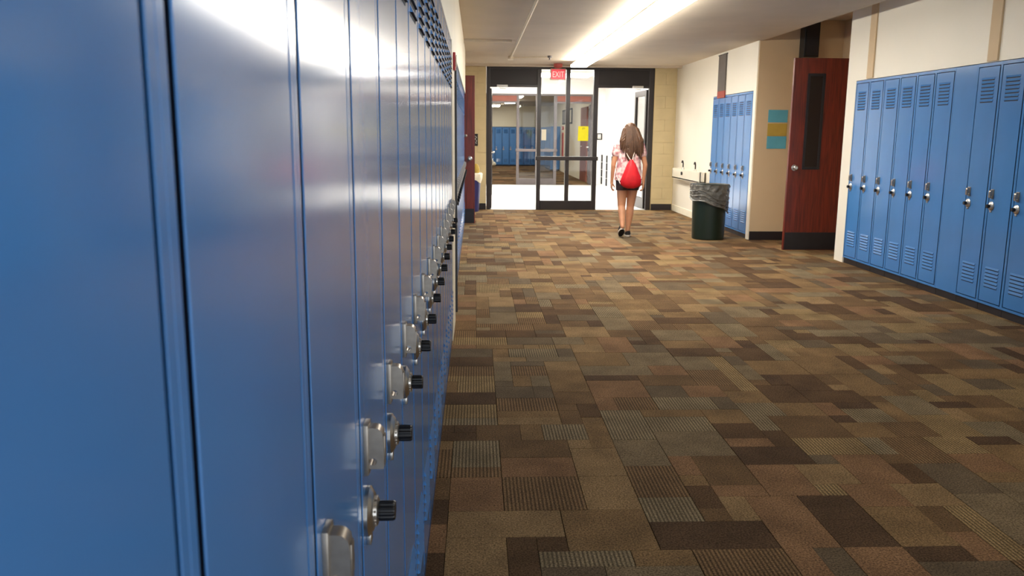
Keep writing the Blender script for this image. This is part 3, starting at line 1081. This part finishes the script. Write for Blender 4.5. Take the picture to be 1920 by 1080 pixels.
# ------------------------------------------------------------------ wall sink on the right
t = empty('wall_sink', (XW, 12.80, 0))
L_ = 1.80
D_ = 0.115
mb = MB()
mb.box(-D_, -0.001, 0, L_, 0.60, 0.635, bev=0.008)
mb.box(-D_, -D_+0.035, 0, L_, 0.60, 0.775, bev=0.01)
mb.box(-0.04, -0.001, 0, L_, 0.60, 0.775, bev=0.008)
mb.box(-D_, -0.001, 0, 0.035, 0.60, 0.775, bev=0.01)
mb.box(-D_, -0.001, L_-0.035, L_, 0.60, 0.775, bev=0.01)
mb.obj('basin', M['porcelain'], t, smooth=True)
for yy in (1.25, 0.45):
    f = MB().lathe((-0.062, yy, 0.635), 'z', [(0.03, 0), (0.03, 0.12), (0.02, 0.15), (0.016, 0.17)], 14).obj('faucet', M['chrome'], t, smooth=True)
    MB().tube([(-0.062, yy, 0.80), (-0.062, yy, 0.87), (-0.075, yy-0.02, 0.91), (-0.09, yy-0.05, 0.91), (-0.10, yy-0.06, 0.88)], 0.011, 8).obj('spout', M['kick'], f, smooth=True)
MB().lathe((0, 0, 0), 'x', [(0.028, -0.02), (0.028, 0.0)], 14).obj('push_button', M['kick'], t, smooth=True, loc=(-D_-0.001, 1.08, 0.71))
tag(t, 'long cream wall sink with small taps on the right white wall', 'sink')

# ------------------------------------------------------------------ trash can with a liner
TC = (3.03, 10.80, 0)
t = empty('trash_can', TC)
mb = MB()
r0, r1, hh = 0.205, 0.232, 0.70
prof = [(r0-0.01, 0.0), (r0, 0.012), (r1-0.012, hh-0.06), (r1, hh-0.055), (r1+0.004, hh-0.01), (r1-0.004, hh), (r1-0.02, hh-0.005), (r1-0.025, hh-0.06), (r0-0.02, 0.02)]
mb.lathe((0, 0, 0), 'z', prof, 48)
mb.obj('bin', M['bin_green'], t, smooth=True)
mb = MB()
n = 72
rnd = random.Random(4)
rows = 12
pts, fcs = [], []
for k in range(rows+1):
    for i in range(n):
        a = 2*PI*i/n
        low = 0.45 - 0.085*math.cos(a) + 0.012*math.sin(5*a)
        z = hh+0.012 - (hh+0.012-low)*k/rows
        rb = r0+(r1-r0)*z/hh+0.010
        wr_ = 0.006*math.sin(17*a+k*0.9)+0.005*math.sin(29*a-k*1.7)+0.004*math.sin(k*2.4+3*a)
        rr = rb+0.006+max(wr_, -0.006)
        pts.append((rr*math.cos(a), rr*math.sin(a), z))
for k in range(rows):
    for i in range(n):
        j = (i+1) % n
        fcs.append((k*n+i, k*n+j, (k+1)*n+j, (k+1)*n+i))
b = len(pts)
for i in range(n):
    a = 2*PI*i/n
    pts.append(((r1-0.03)*math.cos(a), (r1-0.03)*math.sin(a), hh-0.02))
for i in range(n):
    j = (i+1) % n
    fcs.append((i, j, b+j, b+i))
mb.poly(pts, fcs)
lin = mb.obj('bag_liner', M['film'], t, smooth=True)
mb = MB()
for k in range(3):
    ring = []
    for i in range(0, 49):
        a = PI*0.95+PI*1.0*i/48
        low = 0.45 - 0.085*math.cos(a) + 0.012*math.sin(5*a) + 0.055*k + 0.014*math.sin(3*a+k)
        rr = r0+(r1-r0)*low/hh+0.024
        ring.append((rr*math.cos(a), rr*math.sin(a), low))
    mb.tube(ring, 0.006 if k else 0.010, 6)
mb.obj('bag_fold', M['film'], lin, smooth=True)
tag(t, 'dark green round trash can with grey plastic liner folded over its rim', 'trash can')

# blue bin half hidden behind the left brown door
t = empty('recycling_bin', (-0.10, 14.62, 0))
mb = MB().lathe((0, 0, 0), 'z', [(0.14, 0), (0.145, 0.01), (0.185, 0.62), (0.195, 0.63), (0.195, 0.65), (0.18, 0.65), (0.13, 0.03)], 32)
mb.obj('bin', M['blue_bin'], t, smooth=True)
mb = MB()
n = 40
pts, fcs = [], []
for k, (r_, z_) in enumerate(((0.19, 0.52), (0.205, 0.58), (0.207, 0.65), (0.19, 0.67), (0.16, 0.66))):
    for i in range(n):
        a = 2*PI*i/n
        q = r_+0.006*math.sin(9*a+k)
        pts.append((q*math.cos(a), q*math.sin(a), z_+(0.03*math.sin(4*a) if k == 0 else 0)))
for k in range(4):
    for i in range(n):
        j = (i+1) % n
        fcs.append((k*n+i, k*n+j, (k+1)*n+j, (k+1)*n+i))
mb.poly(pts, fcs)
mb.obj('bag_liner', M['paper'], t, smooth=True)
mb = MB().lathe((0.10, 0, 0.62), 'z', [(0.05, 0), (0.06, 0.10), (0.045, 0.17), (0.02, 0.2)], 14)
mb.obj('crumpled_paper', M['olive'], t, smooth=True)
tag(t, 'blue bin with white liner half hidden behind the left brown door', 'bin')
# black sign on the end wall
t = empty('room_sign', (-0.02, END-0.0085, 1.12))
MB().box(-0.08, 0.05, -0.012, 0, 0, 0.21, bev=0.002).obj('plate', M['black'], t)
mb = MB()
mb.tube([(0.0, -0.014, 0.17), (0.03, -0.014, 0.15), (0.0, -0.014, 0.12), (0.03, -0.014, 0.09), (0.01, -0.014, 0.05), (0.03, -0.014, 0.04)], 0.005, 6)
mb.obj('white_marks', M['ink_white'], t)
tag(t, 'small black wall sign with white marks between brown door and entrance', 'sign')
# red alarm on the left pier
t = empty('fire_alarm', (XL+0.0035, 5.60, 1.70))
MB().box(0, 0.016, -0.05, 0.05, 0.03, 0.14, bev=0.004).obj('body', M['alarm'], t)
MB().box(0.016, 0.022, -0.03, 0.03, 0.05, 0.12, bev=0.003).obj('lens', M['paper'], t)
tag(t, 'small red alarm on the cream pier past the near left lockers', 'alarm')


# ------------------------------------------------------------------ the walking girl
def blob(parts, voxel, smooth_it=4, cut=None):
    """parts: ('c', p0, r0, p1, r1) capsules and ('e', centre, radii) ellipsoids -> one continuous skin"""
    bm = bmesh.new()
    for p in parts:
        if p[0] == 'e':
            mtx = Matrix.Translation(p[1]) @ (p[3] if len(p) > 3 else Matrix.Identity(4)) @ Matrix.Diagonal((*p[2], 1))
            bmesh.ops.create_icosphere(bm, subdivisions=3, radius=1, matrix=mtx)
        else:
            _, a, ra, b_, rb = p
            a, b_ = Vector(a), Vector(b_)
            L = (b_-a).length
            q = Vector((0, 0, 1)).rotation_difference((b_-a).normalized()).to_matrix().to_4x4()
            bmesh.ops.create_cone(bm, cap_ends=True, segments=16, radius1=ra, radius2=rb, depth=L, matrix=Matrix.Translation((a+b_)/2) @ q)
            bmesh.ops.create_icosphere(bm, subdivisions=2, radius=ra, matrix=Matrix.Translation(a))
            bmesh.ops.create_icosphere(bm, subdivisions=2, radius=rb, matrix=Matrix.Translation(b_))
    me = bpy.data.meshes.new('tmp')
    bm.to_mesh(me)
    bm.free()
    o = bpy.data.objects.new('tmp', me)
    COL.objects.link(o)
    md = o.modifiers.new('r', 'REMESH')
    md.mode = 'VOXEL'
    md.voxel_size = voxel
    ms = o.modifiers.new('s', 'SMOOTH')
    ms.factor = 0.5
    ms.iterations = smooth_it
    dg = bpy.context.evaluated_depsgraph_get()
    me2 = bpy.data.meshes.new_from_object(o.evaluated_get(dg))
    bpy.data.objects.remove(o)
    bpy.data.meshes.remove(me)
    if cut:
        bm = bmesh.new()
        bm.from_mesh(me2)
        for (co, no) in cut:
            bmesh.ops.bisect_plane(bm, geom=bm.verts[:]+bm.edges[:]+bm.faces[:], plane_co=co, plane_no=no, clear_outer=True)
        bm.to_mesh(me2)
        bm.free()
    me2.polygons.foreach_set('use_smooth', [True]*len(me2.polygons))
    return me2


def finish(me, name, m_, parent):
    me.name = name
    me.materials.clear()
    me.materials.append(m_)
    o = bpy.data.objects.new(name, me)
    COL.objects.link(o)
    o.parent = parent
    return o


G = empty('person', (1.995, 11.0, 0))
tag(G, 'girl with long brown hair, pink top and shorts walking away with arms hanging', 'person')
# joints (x right, y away from the camera, z up)
SHL, ELL, WRL = (-0.150, 0.0, 1.195), (-0.205, -0.02, 0.945), (-0.212, 0.02, 0.735)
SHR, ELR, WRR = (0.150, 0.0, 1.195), (0.215, -0.02, 0.945), (0.205, 0.01, 0.735)
HPL, KNL, ANL = (-0.075, 0.0, 0.78), (-0.078, 0.00, 0.405), (-0.085, -0.16, 0.150)
HPR, KNR, ANR = (0.075, 0.0, 0.78), (0.045, 0.03, 0.405), (0.012, 0.0, 0.075)


def hand(w, s):
    """palm, four unequal curled fingers and a thumb leaving the side of the palm; s: -1 left, 1 right"""
    w = Vector(w)
    P_ = [('c', w, 0.021, w+Vector((0, 0.004, -0.03)), 0.022),
          ('e', w+Vector((0, 0.006, -0.055)), (0.016, 0.034, 0.042))]
    for k, (dy, L, r_) in enumerate(((0.030, 0.060, 0.0080), (0.011, 0.068, 0.0084), (-0.008, 0.062, 0.0080), (-0.026, 0.048, 0.0072))):
        a = w+Vector((0, 0.006+dy, -0.085))
        b_ = a+Vector((-s*0.006, 0.003, -L*0.42))
        c_ = b_+Vector((-s*L*0.24, 0.003, -L*0.24))
        d_ = c_+Vector((-s*L*0.24, 0.0, L*0.04))
        P_ += [('c', a+Vector((0, 0, 0.03)), r_+0.002, a, r_+0.001), ('c', a, r_+0.001, b_, r_), ('c', b_, r_, c_, r_*0.95), ('c', c_, r_*0.95, d_, r_*0.85)]
    a = w+Vector((-s*0.006, 0.026, -0.035))
    b_ = a+Vector((-s*0.026, 0.022, -0.026))
    c_ = b_+Vector((-s*0.016, 0.006, -0.030))
    P_ += [('c', a, 0.012, b_, 0.0100), ('c', b_, 0.0100, c_, 0.0082)]
    return P_


body = []
# head, face, neck
HC = Vector((0.012, 0.035, 1.385))
body += [('e', HC, (0.070, 0.085, 0.088)), ('e', HC+Vector((0, 0.028, -0.050)), (0.052, 0.058, 0.062)),
         ('e', HC+Vector((0, 0.090, -0.030)), (0.012, 0.020, 0.014)), ('c', HC+Vector((0, 0.078, 0.0)), 0.008, HC+Vector((0, 0.092, -0.026)), 0.010),
         ('e', HC+Vector((0, 0.076, -0.062)), (0.024, 0.014, 0.009)), ('e', HC+Vector((0, 0.068, -0.094)), (0.022, 0.020, 0.017)),
         ('e', HC+Vector((-0.071, 0.004, -0.012)), (0.010, 0.019, 0.030)), ('e', HC+Vector((0.071, 0.004, -0.012)), (0.010, 0.019, 0.030)),
         ('c', (0.004, 0.005, 1.20), 0.048, (0.010, 0.02, 1.33), 0.043)]
# trunk
body += [('e', (0, 0, 1.10), (0.128, 0.080, 0.13)), ('e', (0, -0.004, 0.95), (0.105, 0.072, 0.13)), ('e', (0, -0.006, 0.82), (0.138, 0.098, 0.11)),
         ('c', SHL, 0.042, SHR, 0.042), ('c', (-0.06, 0, 1.215), 0.035, (0.06, 0, 1.215), 0.035)]
for S_, E_, W_ in ((SHL, ELL, WRL), (SHR, ELR, WRR)):
    body += [('c', S_, 0.044, E_, 0.031), ('c', E_, 0.032, W_, 0.021)]
body += hand(WRL, -1)+hand(WRR, 1)
for H_, K_, A_ in ((HPL, KNL, ANL), (HPR, KNR, ANR)):
    mid = Vector(K_)*0.72+Vector(A_)*0.28+Vector((0, -0.012, 0))
    body += [('c', H_, 0.086, K_, 0.052), ('c', K_, 0.050, mid, 0.051), ('c', mid, 0.051, A_, 0.029)]
# feet inside the shoes
FLt, FRt = Vector((-0.085, -0.03, 0.03)), Vector((0.025, 0.15, 0.03))
body += [('c', ANL, 0.026, FLt, 0.022), ('c', ANR, 0.028, FRt, 0.022)]
finish(blob(body, 0.0052, 3), 'body', M['skin'], G)
for s in (-1, 1):
    MB().sphere(HC+Vector((s*0.028, 0.074, 0.004)), 0.011, 10).obj('eye', M['eye'], G, smooth=True)

# blouse: loose, short sleeves, open hem
bl = [('c', (-0.085, 0, 1.20), 0.052, (0.085, 0, 1.20), 0.052), ('e', (0, 0, 1.08), (0.150, 0.100, 0.17)), ('c', (-0.05, 0, 1.05), 0.10, (-0.07, -0.005, 0.66), 0.118),
      ('c', (0.05, 0, 1.05), 0.10, (0.07, -0.005, 0.66), 0.118), ('c', (0, 0, 1.05), 0.10, (0, -0.01, 0.66), 0.122)]
for S_, E_ in ((SHL, ELL), (SHR, ELR)):
    S_, E_ = Vector(S_), Vector(E_)
    bl += [('c', S_, 0.054, S_.lerp(E_, 0.42), 0.058)]
me = blob(bl, 0.008, 3, cut=[((0, 0, 0.735), (0, 0.12, -1))])
bm = bmesh.new()
bm.from_mesh(me)
for v in bm.verts:
    k = max(0, min(1, (1.05-v.co.z)/0.3))
    if abs(v.co.x) < 0.21:
        a = math.atan2(v.co.y, v.co.x)
        d_ = 0.007*k*(math.sin(9*a+v.co.z*9)+0.6*math.sin(15*a-v.co.z*14))
        v.co.x += d_*math.cos(a)
        v.co.y += d_*math.sin(a)
        if k > 0.9:
            v.co.z += 0.02*k*math.sin(2*a+0.6)
bm.to_mesh(me)
bm.free()
finish(me, 'blouse', M['blouse'], G)
# shorts
sh = [('e', (0, -0.006, 0.81), (0.150, 0.108, 0.12))]
for H_, K_ in ((HPL, KNL), (HPR, KNR)):
    H_, K_ = Vector(H_), Vector(K_)
    sh += [('c', H_, 0.093, H_.lerp(K_, 0.62), 0.080)]
me = blob(sh, 0.008, 3, cut=[((0, 0, 0.615), (0, 0, -1)), ((0, 0, 0.88), (0, 0, 1))])
finish(me, 'shorts', M['shorts'], G)


# shoes
def shoe(heel, toe, upv):
    heel, toe = Vector(heel), Vector(toe)
    d_ = (toe-heel)
    L = d_.length
    d_.normalize()
    u = Vector(upv)
    u = (u-d_*u.dot(d_)).normalized()
    s_ = d_.cross(u)
    upper, sole = MB(), MB()
    n = 20
    out = []
    for i in range(n):
        a = 2*PI*i/n
        t_ = 0.5-0.5*math.cos(a)
        w_ = (0.030+0.012*math.sin(PI*min(1, t_*1.15))+0.004*t_)*(1 if 0 < t_ < 1 else 0)
        out.append((t_*L, w_*(1 if math.sin(a) > 0 else -1)*abs(math.sin(a))**0.5))
    P0 = [heel+d_*x+s_*w for x, w in out]
    P1 = [p+u*0.020 for p in P0]
    sole.poly(P0+P1, [list(range(n))[::-1], [n+i for i in range(n)]]+[(i, (i+1) % n, n+(i+1) % n, n+i) for i in range(n)], 0)
    # black tread underneath
    Pb = [heel+d_*(x*0.96+0.02*L)+s_*w*0.9-u*0.003 for x, w in out]
    Pc = [heel+d_*(x*0.96+0.02*L)+s_*w*0.9+u*0.001 for x, w in out]
    sole.poly(Pb+Pc, [list(range(n))[::-1], [n+i for i in range(n)]]+[(i, (i+1) % n, n+(i+1) % n, n+i) for i in range(n)], 1)
    lay = []
    for (f, hgt) in ((0.97, 0.018), (0.96, 0.035), (0.86, 0.055), (0.66, 0.075)):
        row = []
        for x, w in out:
            tt = x/L
            hh_ = hgt if tt < 0.45 else 0.018+(hgt-0.018)*(1-(tt-0.45)/0.75)
            row.append(heel+d_*(x*(0.96 if f > 0.9 else 0.6+0.3*f)+0.015*L)+s_*w*f+u*hh_)
        lay.append(row)
    pts = [p for r_ in lay for p in r_]
    fc = []
    for k in range(3):
        for i in range(n):
            j = (i+1) % n
            fc.append((k*n+i, k*n+j, (k+1)*n+j, (k+1)*n+i))
    fc.append([3*n+i for i in range(n)])
    upper.poly(pts, fc)
    o = upper.obj('shoe', M['shoe'], G, smooth=True)
    sole.obj('sole', [M['sole'], M['shoe']], o)


shoe((-0.088, -0.180, 0.118), (-0.088, -0.035, 0.004), (0, 0.6, 0.8))
shoe((0.012, -0.045, 0.004), (0.040, 0.185, 0.004), (0, 0, 1))

# hair: cap, hanging mass and loose locks, one object
hr = [('e', HC+Vector((0, -0.022, 0.014)), (0.083, 0.086, 0.090)), ('e', HC+Vector((0, -0.050, -0.07)), (0.088, 0.058, 0.09)),
      ('e', Vector((0.005, -0.060, 1.21)), (0.098, 0.052, 0.10)), ('e', Vector((-0.005, -0.088, 1.10)), (0.062, 0.034, 0.12)),
      ('e', Vector((0.085, -0.055, 1.13)), (0.045, 0.035, 0.13))]
for (x0, x1, z1, r_) in ((-0.075, -0.125, 1.14, 0.022), (0.08, 0.14, 1.03, 0.028), (0.02, 0.01, 0.99, 0.020), (-0.03, -0.035, 1.01, 0.018), (0.09, 0.165, 1.10, 0.02), (-0.06, -0.09, 1.10, 0.02)):
    p0, p2 = Vector((x0, -0.03, 1.40)), Vector((x1, -0.095, z1))
    pm = Vector(((x0*0.45+x1*0.55)*1.12, -0.078, 1.25))
    hr += [('c', p0, r_*1.1, pm, r_*1.2), ('c', pm, r_*1.2, p2, r_*0.35)]
me = blob(hr, 0.007, 3)
bm = bmesh.new()
bm.from_mesh(me)
for v in bm.verts:
    a = math.atan2(v.co.y+0.02, v.co.x-0.01)
    d_ = 0.0030*math.sin(46*a+5*math.sin(v.co.z*22))+0.0025*math.sin(83*a-7*v.co.z*6)
    v.co.x += d_*math.cos(a)*1.2
    v.co.y += d_*math.sin(a)*1.2
rnd = random.Random(8)
bm.to_mesh(me)
bm.free()
hair = finish(me, 'hair', M['hair'], G)
mb = MB()
for k in range(70):
    a = rnd.uniform(-1, 1)
    x0 = 0.012+0.080*a
    z1 = rnd.uniform(0.99, 1.16) if abs(a) < 0.6 or a > 0 else rnd.uniform(1.08, 1.2)
    x1 = 0.012+0.135*a+rnd.uniform(-0.02, 0.02)
    mb.tube([(x0*0.7, -0.09+0.05*abs(a), 1.44), (x0, -0.108+0.05*abs(a), 1.34), (x0*0.5+x1*0.5+0.012*math.sin(k), -0.125+0.04*abs(a), 1.20), (x1, -0.118+0.03*abs(a), z1)],
            0.004, 5, rads=[0.003, 0.006, 0.006, 0.0015])
mb.obj('loose_locks', M['hair'], hair, smooth=True)

# red drawstring bag hanging on her back
t = empty('drawstring_bag', (1.995, 11.0, 0))
rows = [(1.015, 0.018, 0.020), (0.995, 0.030, 0.022), (0.95, 0.058, 0.036), (0.88, 0.088, 0.052), (0.80, 0.120, 0.064), (0.735, 0.136, 0.066), (0.695, 0.128, 0.060), (0.665, 0.095, 0.046), (0.648, 0.045, 0.024)]
n = 36
pts, fcs = [], []
for k, (z_, rx, ry) in enumerate(rows):
    for i in range(n):
        a = 2*PI*i/n
        wr_ = 1+0.035*math.sin(7*a+k*0.8)+0.10*max(0, (0.5-k*0.12))*math.sin(11*a)
        ca, sa = math.cos(a), math.sin(a)
        pts.append((0.004+rx*wr_*math.copysign(abs(ca)**0.8, ca), -0.175+0.012*max(0, 2-k)*0.5-0.002+ry*wr_*sa, z_))
for k in range(len(rows)-1):
    for i in range(n):
        j = (i+1) % n
        fcs.append((k*n+i, k*n+j, (k+1)*n+j, (k+1)*n+i))
fcs += [list(range(n))[::-1], [(len(rows)-1)*n+i for i in range(n)]]
MB().poly(pts, fcs).obj('pouch', M['redbag'], t, smooth=True)
for s in (-1, 1):
    MB().tube([(0.004+s*0.012, -0.165, 1.01), (s*0.035, -0.125, 1.06), (s*0.06, -0.092, 1.12), (s*0.085, -0.070, 1.22), (s*0.095, -0.02, 1.262), (s*0.10, 0.055, 1.23), (s*0.125, 0.105, 1.10),
               (s*0.165, 0.06, 0.93), (s*0.165, -0.06, 0.80), (s*0.125, -0.15, 0.70)], 0.0048, 6).obj('cord', M['cord'], t, smooth=True)
tag(t, 'bright red drawstring bag hanging on the back of the walking girl', 'bag')
